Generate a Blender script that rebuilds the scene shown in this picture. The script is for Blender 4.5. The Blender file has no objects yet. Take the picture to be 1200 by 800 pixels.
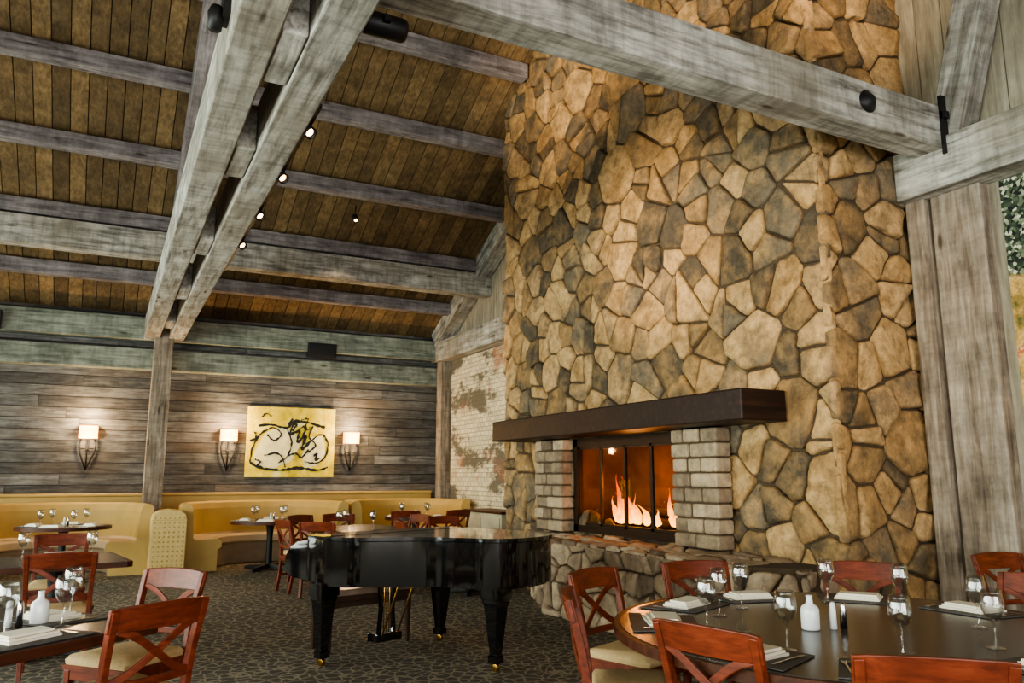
import bpy, bmesh, random
import numpy as np
from math import *
from mathutils import Vector, Matrix, noise
random.seed(7)
scene=bpy.context.scene
COL=scene.collection
def s2l(c): return c/12.92 if c<=.04045 else ((c+.055)/1.055)**2.4
def rgb(r,g,b): return (s2l(r/255),s2l(g/255),s2l(b/255),1)

# ------------------------------------------------------------------ materials
def newmat(name):
    m=bpy.data.materials.new(name); m.use_nodes=True
    nt=m.node_tree; b=nt.nodes['Principled BSDF']
    return m,nt,b
def N(nt,t,**kw):
    n=nt.nodes.new(t)
    for k,v in kw.items():
        if k in n.inputs: n.inputs[k].default_value=v
        else: setattr(n,k,v)
    return n
def ramp(nt,stops,interp='LINEAR'):
    r=nt.nodes.new('ShaderNodeValToRGB'); e=r.color_ramp.elements
    r.color_ramp.interpolation=interp
    while len(e)<len(stops): e.new(.5)
    for i,(p,c) in enumerate(stops):
        e[i].position=p; e[i].color=c
    return r
def mixc(nt,a,b,fac,mode='MIX'):
    m=nt.nodes.new('ShaderNodeMix'); m.data_type='RGBA'; m.blend_type=mode
    for s,v in ((6,a),(7,b),(0,fac)):
        if isinstance(v,(tuple,float,int)): m.inputs[s].default_value=v
        else: nt.links.new(v,m.inputs[s])
    return m.outputs[2]
def plain(name,col,rough=.5,metal=0,spec=.5,noise_amt=.12,scale=8,bump=0,coat=0):
    m,nt,b=newmat(name)
    tc=N(nt,'ShaderNodeTexCoord'); no=N(nt,'ShaderNodeTexNoise',Scale=scale,Detail=5.)
    nt.links.new(tc.outputs['Object'],no.inputs['Vector'])
    d=tuple(c*(1-noise_amt) for c in col[:3])+(1,); l=tuple(min(1,c*(1+noise_amt)) for c in col[:3])+(1,)
    r=ramp(nt,[(.3,d),(.7,l)]); nt.links.new(no.outputs[0],r.inputs[0]); nt.links.new(r.outputs[0],b.inputs['Base Color'])
    b.inputs['Roughness'].default_value=rough; b.inputs['Metallic'].default_value=metal
    b.inputs['Specular IOR Level'].default_value=spec; b.inputs['Coat Weight'].default_value=coat
    if bump:
        bp=N(nt,'ShaderNodeBump',Strength=bump,Distance=.01); nt.links.new(no.outputs[0],bp.inputs['Height']); nt.links.new(bp.outputs[0],b.inputs['Normal'])
    return m
def woodmat(name,stops,grain=(1.2,22,22),rough=.7,bump=.3,tone=0.,saw=0.,spec=.4,coat=0,randomize=True,blotch=.35,blotchcol=None,blotchscale=.9,knots=False):
    m,nt,b=newmat(name); L=nt.links.new
    tc=N(nt,'ShaderNodeTexCoord'); oi=N(nt,'ShaderNodeObjectInfo')
    add=N(nt,'ShaderNodeVectorMath',operation='ADD'); L(tc.outputs['Object'],add.inputs[0])
    if randomize:
        sc=N(nt,'ShaderNodeVectorMath',operation='SCALE'); sc.inputs[0].default_value=(37,17,29); L(oi.outputs['Random'],sc.inputs['Scale']); L(sc.outputs[0],add.inputs[1])
    if tone:
        at=N(nt,'ShaderNodeAttribute',attribute_name='tone'); sc2=N(nt,'ShaderNodeVectorMath',operation='SCALE'); sc2.inputs[0].default_value=(61,47,53)
        L(at.outputs['Fac'],sc2.inputs['Scale']); ad2=N(nt,'ShaderNodeVectorMath',operation='ADD'); L(add.outputs[0],ad2.inputs[0]); L(sc2.outputs[0],ad2.inputs[1]); src=ad2.outputs[0]
    else: src=add.outputs[0]
    mp=N(nt,'ShaderNodeMapping'); mp.inputs['Scale'].default_value=grain; L(src,mp.inputs['Vector'])
    n1=N(nt,'ShaderNodeTexNoise',Scale=1.,Detail=9.,Roughness=.65,Distortion=.4); L(mp.outputs[0],n1.inputs['Vector'])
    r=ramp(nt,stops); L(n1.outputs[0],r.inputs[0]); col=r.outputs[0]
    n2=N(nt,'ShaderNodeTexNoise',Scale=3.,Detail=6.,Roughness=.7); L(src,n2.inputs['Vector'])
    r2=ramp(nt,[(.35,(1-blotch,)*3+(1,)),(.65,(1,1,1,1))]); L(n2.outputs[0],r2.inputs[0]); col=mixc(nt,col,r2.outputs[0],1.,'MULTIPLY')
    if blotchcol:
        n3=N(nt,'ShaderNodeTexNoise',Scale=blotchscale,Detail=5.); L(src,n3.inputs['Vector']); r3=ramp(nt,[(.48,(0,0,0,1)),(.66,(.6,.6,.6,1))]); L(n3.outputs[0],r3.inputs[0])
        col=mixc(nt,col,blotchcol,r3.outputs[0])
    if tone:
        r4=ramp(nt,[(0,(1-tone,)*3+(1,)),(1,(1,1,1,1))]); L(at.outputs['Fac'],r4.inputs[0]); col=mixc(nt,col,r4.outputs[0],1.,'MULTIPLY')
    h=n1.outputs[0]
    if saw:
        mps=N(nt,'ShaderNodeMapping'); mps.inputs['Scale'].default_value=(16,3,3); L(src,mps.inputs['Vector'])
        w=N(nt,'ShaderNodeTexNoise',Scale=1.,Detail=5.,Roughness=.6); L(mps.outputs[0],w.inputs['Vector'])
        r5=ramp(nt,[(.36,(1-saw,)*3+(1,)),(.56,(1,1,1,1))]); L(w.outputs[0],r5.inputs[0]); col=mixc(nt,col,r5.outputs[0],1.,'MULTIPLY')
    if knots:
        vo=N(nt,'ShaderNodeTexVoronoi',Scale=1.); mp3=N(nt,'ShaderNodeMapping'); mp3.inputs['Scale'].default_value=(1.3,4.5,4.5); L(src,mp3.inputs['Vector']); L(mp3.outputs[0],vo.inputs['Vector'])
        r6=ramp(nt,[(.06,(.35,.3,.26,1)),(.12,(1,1,1,1))]); L(vo.outputs[0],r6.inputs[0]); col=mixc(nt,col,r6.outputs[0],1.,'MULTIPLY')
    L(col,b.inputs['Base Color'])
    bp=N(nt,'ShaderNodeBump',Strength=bump,Distance=.01); L(h,bp.inputs['Height']); L(bp.outputs[0],b.inputs['Normal'])
    b.inputs['Roughness'].default_value=rough; b.inputs['Specular IOR Level'].default_value=spec; b.inputs['Coat Weight'].default_value=coat
    b.inputs['Coat Roughness'].default_value=.25
    return m
M={}
M['beam']=woodmat('whitewashed_beam',[(.3,rgb(98,92,84)),(.42,rgb(160,156,147)),(.56,rgb(206,203,194)),(.8,rgb(236,234,226))],grain=(1.6,17,17),saw=.28,blotch=.52,rough=.85,knots=True,blotchcol=rgb(138,128,112))
M['purlin']=woodmat('purlin_wood',[(.28,rgb(84,76,78)),(.45,rgb(134,126,128)),(.65,rgb(168,162,163)),(.85,rgb(200,196,193))],grain=(1.6,17,17),saw=.18,blotch=.5,rough=.85,knots=True)
M['eave']=woodmat('eave_wood_green_lit',[(.28,rgb(84,88,78)),(.45,rgb(138,144,131)),(.65,rgb(174,180,167)),(.85,rgb(206,210,198))],grain=(1.6,17,17),saw=.18,blotch=.5,rough=.85,knots=True)  # green cast of the window light is painted into this wood colour
M['ceil']=woodmat('ceiling_planks',[(.25,rgb(94,74,50)),(.5,rgb(138,112,76)),(.8,rgb(172,146,106))],grain=(22,1.6,22),tone=.52,blotch=.45,randomize=False,bump=.15,rough=.8)
M['wallw']=woodmat('barn_siding',[(.22,rgb(66,65,64)),(.42,rgb(106,105,104)),(.6,rgb(142,142,140)),(.85,rgb(178,178,175))],grain=(2.2,26,26),tone=.6,blotch=.45,randomize=False,blotchcol=rgb(100,86,72),blotchscale=.6,rough=.85)
M['vboard']=woodmat('vertical_boards',[(.25,rgb(124,114,98)),(.5,rgb(172,162,142)),(.8,rgb(210,202,182))],grain=(20,20,1.5),tone=.25,blotch=.25,randomize=False,rough=.85)
M['barnv']=woodmat('barn_post_wood',[(.28,rgb(90,77,65)),(.45,rgb(142,127,111)),(.62,rgb(178,166,150)),(.85,rgb(208,199,186))],grain=(1.6,16,16),saw=.15,blotch=.45,rough=.85,knots=True)
M['mantel']=woodmat('dark_mantel_wood',[(.3,rgb(20,12,8)),(.55,rgb(42,24,17)),(.8,rgb(72,47,34))],rough=.5,blotch=.3,spec=.3)
M['cherry']=woodmat('cherry_wood',[(.3,rgb(80,33,18)),(.55,rgb(118,51,29)),(.8,rgb(144,71,44))],grain=(6,30,30),rough=.42,bump=.03,spec=.35,coat=0,blotch=.25)
M['tedge']=woodmat('table_edge_wood',[(.3,rgb(52,26,17)),(.6,rgb(84,46,28)),(.8,rgb(104,62,40))],rough=.45,bump=.03,blotch=.15,spec=.25)
M['ttop']=plain('table_top_laminate',rgb(62,54,52),rough=.24,noise_amt=.15,scale=14,spec=.5)
M['mat']=plain('placemat_weave',rgb(82,78,78),rough=.6,scale=120,noise_amt=.3)
M['napkin']=plain('napkin_linen',rgb(238,230,212),rough=.9,noise_amt=.05)
M['china']=plain('white_china',rgb(232,234,234),rough=.2,noise_amt=.03)
M['steel']=plain('cutlery_steel',rgb(190,190,190),rough=.2,metal=1,noise_amt=.05)
M['cushion']=plain('seat_cushion_fabric',rgb(186,158,114),rough=.9,noise_amt=.1,scale=60,bump=.1)
M['black']=plain('piano_black_lacquer',rgb(9,9,11),rough=.08,spec=.7,noise_amt=.1,coat=.8)
M['bench']=plain('bench_leather_sheen',rgb(122,104,90),rough=.35,noise_amt=.2)  # seat colour lightened to paint in the sheen on its top
M['benchw']=plain('bench_wood',rgb(58,42,34),rough=.3,noise_amt=.2)
M['blackm']=plain('black_iron',rgb(26,25,26),rough=.5,spec=.4)
M['brass']=plain('brass',rgb(190,150,80),rough=.25,metal=1)
M['bronze']=plain('bronze_frame',rgb(48,34,24),rough=.4,metal=.6)
M['ivory']=plain('piano_keys',rgb(235,230,215),rough=.2,noise_amt=.02)
M['mustard']=plain('mustard_vinyl',rgb(188,158,96),rough=.55,noise_amt=.08,scale=4,spec=.3)
M['divider']=plain('divider_fabric',rgb(206,180,120),rough=.7,noise_amt=.12,scale=30)
M['seat']=plain('tan_seat_vinyl',rgb(196,172,138),rough=.5,noise_amt=.08,scale=4)
M['plinth']=plain('booth_plinth',rgb(150,130,106),rough=.7)
M['mortar']=plain('mortar',rgb(72,58,42),rough=.95,noise_amt=.3,scale=40,bump=.4)  # mortar darkened in its colour to deepen the shadows between stones
M['refr']=plain('firebox_lining',rgb(104,72,52),rough=.9,noise_amt=.3,scale=6,bump=.3)
M['log']=plain('charred_log',rgb(50,34,24),rough=.95,noise_amt=.6,scale=20,bump=.6)
M['plaster']=plain('painted_wall',rgb(150,140,116),rough=.9,noise_amt=.05)
M['trim']=plain('window_trim',rgb(190,184,170),rough=.7)
M['cream']=plain('sideboard_paint',rgb(186,178,156),rough=.6)
def stonemat(name,stops,bump=.6,dark=.5):
    m,nt,b=newmat(name); L=nt.links.new
    at=N(nt,'ShaderNodeAttribute',attribute_name='tone'); tc=N(nt,'ShaderNodeTexCoord')
    sc=N(nt,'ShaderNodeVectorMath',operation='SCALE'); sc.inputs[0].default_value=(31,17,43); L(at.outputs['Fac'],sc.inputs['Scale'])
    ad=N(nt,'ShaderNodeVectorMath',operation='ADD'); L(tc.outputs['Object'],ad.inputs[0]); L(sc.outputs[0],ad.inputs[1])
    r=ramp(nt,stops); 
    n1=N(nt,'ShaderNodeTexNoise',Scale=3.5,Detail=7.,Roughness=.65); L(ad.outputs[0],n1.inputs['Vector'])
    ma=N(nt,'ShaderNodeMath',operation='MULTIPLY_ADD'); L(n1.outputs[0],ma.inputs[0]); ma.inputs[1].default_value=1.3; 
    sb=N(nt,'ShaderNodeMath',operation='SUBTRACT'); L(at.outputs['Fac'],sb.inputs[0]); sb.inputs[1].default_value=.65; L(sb.outputs[0],ma.inputs[2]); L(ma.outputs[0],r.inputs[0])
    n2=N(nt,'ShaderNodeTexNoise',Scale=10.,Detail=9.,Roughness=.75); L(ad.outputs[0],n2.inputs['Vector'])
    r2=ramp(nt,[(.32,(1-dark,1-dark,1-dark,1)),(.55,(1,1,1,1)),(.75,(1.2,1.15,1.05,1))]); L(n2.outputs[0],r2.inputs[0])
    col=mixc(nt,r.outputs[0],r2.outputs[0],1.,'MULTIPLY'); L(col,b.inputs['Base Color'])
    n3=N(nt,'ShaderNodeTexNoise',Scale=7.,Detail=9.,Roughness=.65); L(ad.outputs[0],n3.inputs['Vector'])
    bp=N(nt,'ShaderNodeBump',Strength=bump,Distance=.06); L(n3.outputs[0],bp.inputs['Height']); L(bp.outputs[0],b.inputs['Normal'])
    b.inputs['Roughness'].default_value=.75; b.inputs['Specular IOR Level'].default_value=.35
    return m
M['stone']=stonemat('field_stone',[(0.,rgb(84,74,60)),(.2,rgb(130,106,74)),(.4,rgb(162,128,84)),(.6,rgb(196,162,114)),(.8,rgb(154,126,90)),(1.,rgb(112,100,82))],bump=.7,dark=.55)
M['hstone']=stonemat('hearth_stone',[(0.,rgb(106,90,76)),(.5,rgb(160,138,114)),(1.,rgb(192,170,144))])
M['brick']=stonemat('rough_block',[(0.,rgb(108,92,76)),(.5,rgb(150,132,108)),(1.,rgb(180,160,132))],bump=.5)
def carpet():
    m,nt,b=newmat('patterned_carpet'); L=nt.links.new
    tc=N(nt,'ShaderNodeTexCoord'); n0=N(nt,'ShaderNodeTexNoise',Scale=6.,Detail=2.); L(tc.outputs['Object'],n0.inputs['Vector'])
    v=mixc(nt,tc.outputs['Object'],n0.outputs['Color'],.1)
    vo=N(nt,'ShaderNodeTexVoronoi',Scale=12.,feature='DISTANCE_TO_EDGE'); L(v,vo.inputs['Vector'])
    r=ramp(nt,[(.0,rgb(160,148,130)),(.04,rgb(146,136,120)),(.1,rgb(98,92,85)),(.5,rgb(86,81,76))]); L(vo.outputs[0],r.inputs[0])
    n=N(nt,'ShaderNodeTexNoise',Scale=90.,Detail=3.); L(tc.outputs['Object'],n.inputs['Vector'])
    r2=ramp(nt,[(.3,(.75,.75,.75,1)),(.7,(1.1,1.1,1.1,1))]); L(n.outputs[0],r2.inputs[0])
    L(mixc(nt,r.outputs[0],r2.outputs[0],1.,'MULTIPLY'),b.inputs['Base Color']); b.inputs['Roughness'].default_value=.95; b.inputs['Specular IOR Level'].default_value=.1
    return m
M['carpet']=carpet()
def mural():
    m,nt,b=newmat('mural_print'); L=nt.links.new
    tc=N(nt,'ShaderNodeTexCoord')
    sx=N(nt,'ShaderNodeSeparateXYZ'); L(tc.outputs['Object'],sx.inputs[0]); cx=N(nt,'ShaderNodeCombineXYZ'); L(sx.outputs[1],cx.inputs[0]); L(sx.outputs[2],cx.inputs[1])
    br=N(nt,'ShaderNodeTexBrick',Scale=3.); br.inputs['Color1'].default_value=rgb(222,212,184); br.inputs['Color2'].default_value=rgb(192,182,156); br.inputs['Mortar'].default_value=rgb(150,140,118); L(cx.outputs[0],br.inputs['Vector'])
    mp=N(nt,'ShaderNodeMapping'); mp.inputs['Location'].default_value=(3.3,1.2,0); mp.inputs['Scale'].default_value=(1,1.8,1); L(cx.outputs[0],mp.inputs['Vector'])
    n=N(nt,'ShaderNodeTexNoise',Scale=1.,Detail=9.,Roughness=.72); L(mp.outputs[0],n.inputs['Vector']); r=ramp(nt,[(.5,(0,0,0,1)),(.56,(.9,.9,.9,1))]); L(n.outputs[0],r.inputs[0])
    c=mixc(nt,br.outputs[0],rgb(84,78,66),r.outputs[0])
    mp2=N(nt,'ShaderNodeMapping'); mp2.inputs['Location'].default_value=(9,4,0); L(cx.outputs[0],mp2.inputs['Vector'])
    n2=N(nt,'ShaderNodeTexNoise',Scale=1.,Detail=5.); L(mp2.outputs[0],n2.inputs['Vector']); r2=ramp(nt,[(.58,(0,0,0,1)),(.64,(.7,.7,.7,1))]); L(n2.outputs[0],r2.inputs[0])
    c=mixc(nt,c,rgb(150,92,66),r2.outputs[0]); L(c,b.inputs['Base Color']); b.inputs['Roughness'].default_value=.8
    return m
M['mural']=mural()
def tapestry():
    m,nt,b=newmat('painted_panel'); L=nt.links.new
    tc=N(nt,'ShaderNodeTexCoord'); ch=N(nt,'ShaderNodeTexVoronoi',Scale=40.); L(tc.outputs['Object'],ch.inputs['Vector'])
    r=ramp(nt,[(.25,rgb(22,28,24)),(.5,rgb(58,72,54)),(.7,rgb(120,128,104)),(.85,rgb(196,194,172))]); L(ch.outputs['Color'],r.inputs[0])
    sx=N(nt,'ShaderNodeSeparateXYZ'); L(tc.outputs['Object'],sx.inputs[0]); n=N(nt,'ShaderNodeTexNoise',Scale=2.5,Detail=6.); L(tc.outputs['Object'],n.inputs['Vector'])
    ad=N(nt,'ShaderNodeMath',operation='ADD'); L(sx.outputs[2],ad.inputs[0]); L(n.outputs[0],ad.inputs[1])
    r2=ramp(nt,[(.0,(1,1,1,1)),(.1,(0,0,0,1))]); mr=N(nt,'ShaderNodeMapRange'); mr.inputs[1].default_value=3.3; mr.inputs[2].default_value=4.2; L(ad.outputs[0],mr.inputs[0]); L(mr.outputs[0],r2.inputs[0])
    n2=N(nt,'ShaderNodeTexNoise',Scale=5.,Detail=7.,Roughness=.7); L(tc.outputs['Object'],n2.inputs['Vector']); r3=ramp(nt,[(.34,rgb(70,82,40)),(.44,rgb(150,120,62)),(.54,rgb(206,170,104)),(.62,rgb(180,84,50)),(.7,rgb(224,210,180))]); L(n2.outputs[0],r3.inputs[0])
    L(mixc(nt,r.outputs[0],r3.outputs[0],r2.outputs[0]),b.inputs['Base Color']); b.inputs['Roughness'].default_value=.9
    return m
M['tapestry']=tapestry()
def canvas():
    m,nt,b=newmat('yellow_canvas'); L=nt.links.new
    tc=N(nt,'ShaderNodeTexCoord'); n=N(nt,'ShaderNodeTexNoise',Scale=2.8,Detail=8.,Roughness=.7); L(tc.outputs['Object'],n.inputs['Vector'])
    r=ramp(nt,[(.3,rgb(120,112,24)),(.42,rgb(204,182,36)),(.55,rgb(236,214,60)),(.66,rgb(244,238,160))]); L(n.outputs[0],r.inputs[0]); 
    mp=N(nt,'ShaderNodeMapping'); mp.inputs['Location'].default_value=(5,2,8); L(tc.outputs['Object'],mp.inputs['Vector'])
    n2=N(nt,'ShaderNodeTexNoise',Scale=5.5,Detail=9.,Roughness=.8); L(mp.outputs[0],n2.inputs['Vector']); r2=ramp(nt,[(.61,(0,0,0,1)),(.65,(.8,.8,.8,1))]); L(n2.outputs[0],r2.inputs[0])
    L(mixc(nt,r.outputs[0],rgb(60,56,26),r2.outputs[0]),b.inputs['Base Color']); b.inputs['Roughness'].default_value=.6
    return m
M['canvas']=canvas(); M['palec']=plain('pale_paint',rgb(238,230,178),rough=.6,noise_amt=.16); M['ink']=plain('black_paint',rgb(20,20,16),rough=.5)
def emis(name,col,st):
    m,nt,b=newmat(name); b.inputs['Base Color'].default_value=col; b.inputs['Emission Color'].default_value=col; b.inputs['Emission Strength'].default_value=st; return m
M['shade']=emis('alabaster_shade',rgb(255,184,96),4.2); M['bulb']=emis('spot_bulb',rgb(255,200,140),12.)
def glassmat(name,tint=(1,1,1,1),base=.06,hi=.75):
    m,nt,b=newmat(name); nt.nodes.remove(b); out=nt.nodes['Material Output']
    t=N(nt,'ShaderNodeBsdfTransparent'); t.inputs[0].default_value=tint; g=N(nt,'ShaderNodeBsdfGlossy',Roughness=.03)
    lw=N(nt,'ShaderNodeLayerWeight',Blend=.35); mr=N(nt,'ShaderNodeMapRange'); mr.inputs[3].default_value=base; mr.inputs[4].default_value=hi
    nt.links.new(lw.outputs['Facing'],mr.inputs[0]); mx=N(nt,'ShaderNodeMixShader'); nt.links.new(mr.outputs[0],mx.inputs[0]); nt.links.new(t.outputs[0],mx.inputs[1]); nt.links.new(g.outputs[0],mx.inputs[2]); nt.links.new(mx.outputs[0],out.inputs[0]); return m
M['glass']=glassmat('clear_glass',(.97,.98,.98,1),.06); M['fglass']=glassmat('fireplace_glass',(.85,.76,.66,1),.02,.08); M['wglass']=glassmat('window_glass',(1,1,1,1),.03)
def flame():
    m,nt,b=newmat('flame'); nt.nodes.remove(b); out=nt.nodes['Material Output']; L=nt.links.new
    tc=N(nt,'ShaderNodeTexCoord'); sx=N(nt,'ShaderNodeSeparateXYZ'); L(tc.outputs['Object'],sx.inputs[0]); mr=N(nt,'ShaderNodeMapRange'); mr.inputs[1].default_value=0; mr.inputs[2].default_value=.5; L(sx.outputs[2],mr.inputs[0])
    n=N(nt,'ShaderNodeTexNoise',Scale=9.,Detail=3.); L(tc.outputs['Object'],n.inputs['Vector']); a=N(nt,'ShaderNodeMath',operation='MULTIPLY_ADD'); L(n.outputs[0],a.inputs[0]); a.inputs[1].default_value=.7; L(mr.outputs[0],a.inputs[2])
    r=ramp(nt,[(.25,(1,.62,.16,1)),(.6,(1,.38,.05,1)),(1,(1,.14,.01,1))]); L(a.outputs[0],r.inputs[0])
    r2=ramp(nt,[(.25,(1,1,1,1)),(1,(.3,.3,.3,1))]); L(a.outputs[0],r2.inputs[0]); mu=N(nt,'ShaderNodeMath',operation='MULTIPLY'); L(r2.outputs[0],mu.inputs[0]); mu.inputs[1].default_value=8.
    e=N(nt,'ShaderNodeEmission'); L(r.outputs[0],e.inputs[0]); L(mu.outputs[0],e.inputs[1]); L(e.outputs[0],out.inputs[0]); return m
M['flame']=flame()

# ------------------------------------------------------------------ mesh builder
class MB:
    def __init__(s): s.v=[];s.f=[];s.m=[];s.t=[];s.sm=[];s.mats=[]
    def mi(s,k):
        if k not in s.mats: s.mats.append(k)
        return s.mats.index(k)
    def add(s,vs,fs,mat,tone=0.5,smooth=False,mx=None):
        o=len(s.v)
        if mx is not None: vs=[mx@Vector(v) for v in vs]
        s.v+= [tuple(v) for v in vs]; i=s.mi(mat)
        for f in fs: s.f.append([a+o for a in f]); s.m.append(i); s.t.append(tone); s.sm.append(smooth)
    def box(s,lo,hi,mat,tone=.5,mx=None):
        x0,y0,z0=lo;x1,y1,z1=hi
        s.add([(x0,y0,z0),(x1,y0,z0),(x1,y1,z0),(x0,y1,z0),(x0,y0,z1),(x1,y0,z1),(x1,y1,z1),(x0,y1,z1)],
              [(0,3,2,1),(4,5,6,7),(0,1,5,4),(1,2,6,5),(2,3,7,6),(3,0,4,7)],mat,tone,False,mx)
    def prism(s,poly,z0,z1,mat,mx=None,tone=.5,smooth=False):
        n=len(poly); s.add([(x,y,z0) for x,y in poly]+[(x,y,z1) for x,y in poly],[tuple(range(n))[::-1],tuple(range(n,2*n))],mat,tone,False,mx)
        s.add([(x,y,z0) for x,y in poly]+[(x,y,z1) for x,y in poly],[(i,(i+1)%n,n+(i+1)%n,n+i) for i in range(n)],mat,tone,smooth,mx)
    def lathe(s,prof,mat,n=20,mx=None,tone=.5):
        vs=[];fs=[];k=len(prof)
        for i in range(n):
            a=2*pi*i/n
            for r,z in prof: vs.append((r*cos(a),r*sin(a),z))
        for i in range(n):
            j=(i+1)%n
            for q in range(k-1): fs.append((i*k+q,j*k+q,j*k+q+1,i*k+q+1))
        s.add(vs,fs,mat,tone,True,mx)
    def strip(s,pts,w,t,mat,mx=None,up=(0,0,1),smooth=True,tone=.5):
        P=[Vector(p) for p in pts]; n=len(P); vs=[]
        ws=w if isinstance(w,(list,tuple)) else [w]*n; ts=t if isinstance(t,(list,tuple)) else [t]*n
        for i in range(n):
            d=(P[min(i+1,n-1)]-P[max(i-1,0)]).normalized(); sd=d.cross(Vector(up)).normalized(); nn=sd.cross(d)
            for a,b in ((-1,-1),(1,-1),(1,1),(-1,1)): vs.append(P[i]+sd*a*ws[i]/2+nn*b*ts[i]/2)
        fs=[(3,2,1,0),tuple(4*(n-1)+q for q in range(4))]
        for i in range(n-1):
            for q in range(4): fs.append((4*i+q,4*i+(q+1)%4,4*i+4+(q+1)%4,4*i+4+q))
        s.add(vs,fs,mat,tone,False,mx)
    def tube(s,pts,r,mat,n=8,mx=None):
        P=[Vector(p) for p in pts]; k=len(P); rs=r if isinstance(r,(list,tuple)) else [r]*k; vs=[]
        for i in range(k):
            d=(P[min(i+1,k-1)]-P[max(i-1,0)]).normalized(); ref=Vector((0,0,1)) if abs(d.z)<.9 else Vector((1,0,0)); a=d.cross(ref).normalized(); b=d.cross(a)
            for j in range(n): vs.append(P[i]+(a*cos(2*pi*j/n)+b*sin(2*pi*j/n))*rs[i])
        fs=[tuple(range(n)),tuple(range((k-1)*n,k*n))[::-1]]
        for i in range(k-1):
            for j in range(n): fs.append((i*n+j,(i+1)*n+j,(i+1)*n+(j+1)%n,i*n+(j+1)%n))
        s.add(vs,fs,mat,.5,True,mx)
    def mesh(s,name):
        me=bpy.data.meshes.new(name); me.from_pydata(s.v,[],s.f)
        for k in s.mats: me.materials.append(M[k])
        me.polygons.foreach_set('material_index',s.m); me.polygons.foreach_set('use_smooth',s.sm)
        at=me.attributes.new('tone','FLOAT','FACE'); at.data.foreach_set('value',s.t)
        bm=bmesh.new(); bm.from_mesh(me); bmesh.ops.recalc_face_normals(bm,faces=bm.faces); bm.to_mesh(me); bm.free()
        return me
    def obj(s,name,loc=(0,0,0),rz=0,bevel=0):
        return put(s.mesh(name),name,loc,rz,bevel)
def put(me,name,loc=(0,0,0),rz=0,bevel=0):
    o=bpy.data.objects.new(name,me); COL.objects.link(o); o.location=loc; o.rotation_euler=(0,0,rz)
    if bevel:
        b=o.modifiers.new('bevel','BEVEL'); b.width=bevel; b.segments=2; b.limit_method='ANGLE'; b.angle_limit=radians(50)
    return o
def beam(name,p0,p1,w,h,mat,bev=.012):
    p0=Vector(p0);p1=Vector(p1); d=p1-p0; L=d.length; d.normalize()
    up=Vector((0,0,1)) if abs(d.z)<.98 else Vector((0,1,0))
    y=up.cross(d).normalized(); z=d.cross(y)
    m=MB(); m.box((0,-w/2,-h/2),(L,w/2,h/2),mat); o=m.obj(name,bevel=bev)
    o.matrix_world=Matrix(((d.x,y.x,z.x,p0.x),(d.y,y.y,z.y,p0.y),(d.z,y.z,z.z,p0.z),(0,0,0,1)))
    return o
XL,XR,YB,YF=-5.2,6.15,15.1,-7.5
RID=3.8
def roofz(y): return 4.3+.5*(YB-y) if y>RID else 4.3+.5*(YB-RID)-.5*(RID-y)

# ------------------------------------------------------------------ shell
m=MB(); m.box((XL-.3,YF-.3,-.15),(XR+.5,YB+.3,0),'carpet'); m.obj('floor')
m=MB(); x=XL-.2
while x<XR+.3:
    w=.21; t=random.random()
    for ya,yb in ((RID,YB+.3),(YF-.3,RID)):
        za,zb=roofz(ya),roofz(yb) if yb<=YB else roofz(YB)-.15
        if ya==YF-.3: za=4.3-.15
        vs=[(x,ya,za),(x+w-.011,ya,za),(x+w-.011,yb,zb),(x,yb,zb)]; vs+=[(a,b,c+.05) for a,b,c in vs]
        m.add(vs,[(0,3,2,1),(4,5,6,7),(0,1,5,4),(1,2,6,5),(2,3,7,6),(3,0,4,7)],'ceil',t)
    x+=w
for ya,yb in ((RID,YB+.3),(YF-.3,RID)):
    za=roofz(ya)+.055 if ya==RID else 4.15+.055; zb=roofz(YB)-.15+.055 if yb>YB else roofz(RID)+.055
    vs=[(XL-.3,ya,za),(XR+.4,ya,za),(XR+.4,yb,zb),(XL-.3,yb,zb)]; vs+=[(a,b,c+.1) for a,b,c in vs]
    m.add(vs,[(0,3,2,1),(4,5,6,7),(0,1,5,4),(1,2,6,5),(2,3,7,6),(3,0,4,7)],'mantel',.5)
m.obj('ceiling')
m=MB(); z=0.; m.box((XL-.2,YB+.02,0),(XR+.3,YB+.2,4.35),'mantel')
while z<4.3:
    h=.185; x=XL-.1-random.random()*2
    while x<XR+.1:
        l=random.uniform(2.,4.5); a=max(x,XL-.1);b=min(x+l,XR+.1)
        if b>a: m.box((a,YB-.0-random.random()*.01,z),(b-.006,YB+.03,z+h-.012),'wallw',random.random())
        x+=l
    z+=h
m.obj('wall_back')
m=MB(); m.box((XR+.03,YF,0),(XR+.2,YB+.2,4.0),'plaster')
y=YF
while y<YB:
    y1=min(y+.24,YB); zt=min(roofz(y),roofz(y1))+.05
    m.box((XR,y,3.9),(XR+.06,y1-.008,zt),'vboard',random.random()); y=y1
vs=[(XR+.07,YF,3.9),(XR+.07,YB,3.9),(XR+.07,YB,4.3),(XR+.07,RID,roofz(RID)),(XR+.07,YF,4.3)]
m.add(vs+[(a+.1,b,c) for a,b,c in vs],[(0,1,2,3,4),(9,8,7,6,5)],'mantel')
y=-7.4
while y<4.1:
    if y>3.4 or y<-.2: m.box((XR-.03,y,0),(XR+.04,y+.232,3.8),'vboard',random.random()*.6)
    y+=.24
m.obj('wall_right')
m=MB(); m.box((XR-.04,9.9,.0),(XR+.02,14.5,3.74),'mural'); m.obj('mural_panel')
m=MB(); m.box((XR-.05,.2,.9),(XR+.0,3.42,3.73),'tapestry'); m.obj('painted_wall_panel')
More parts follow.
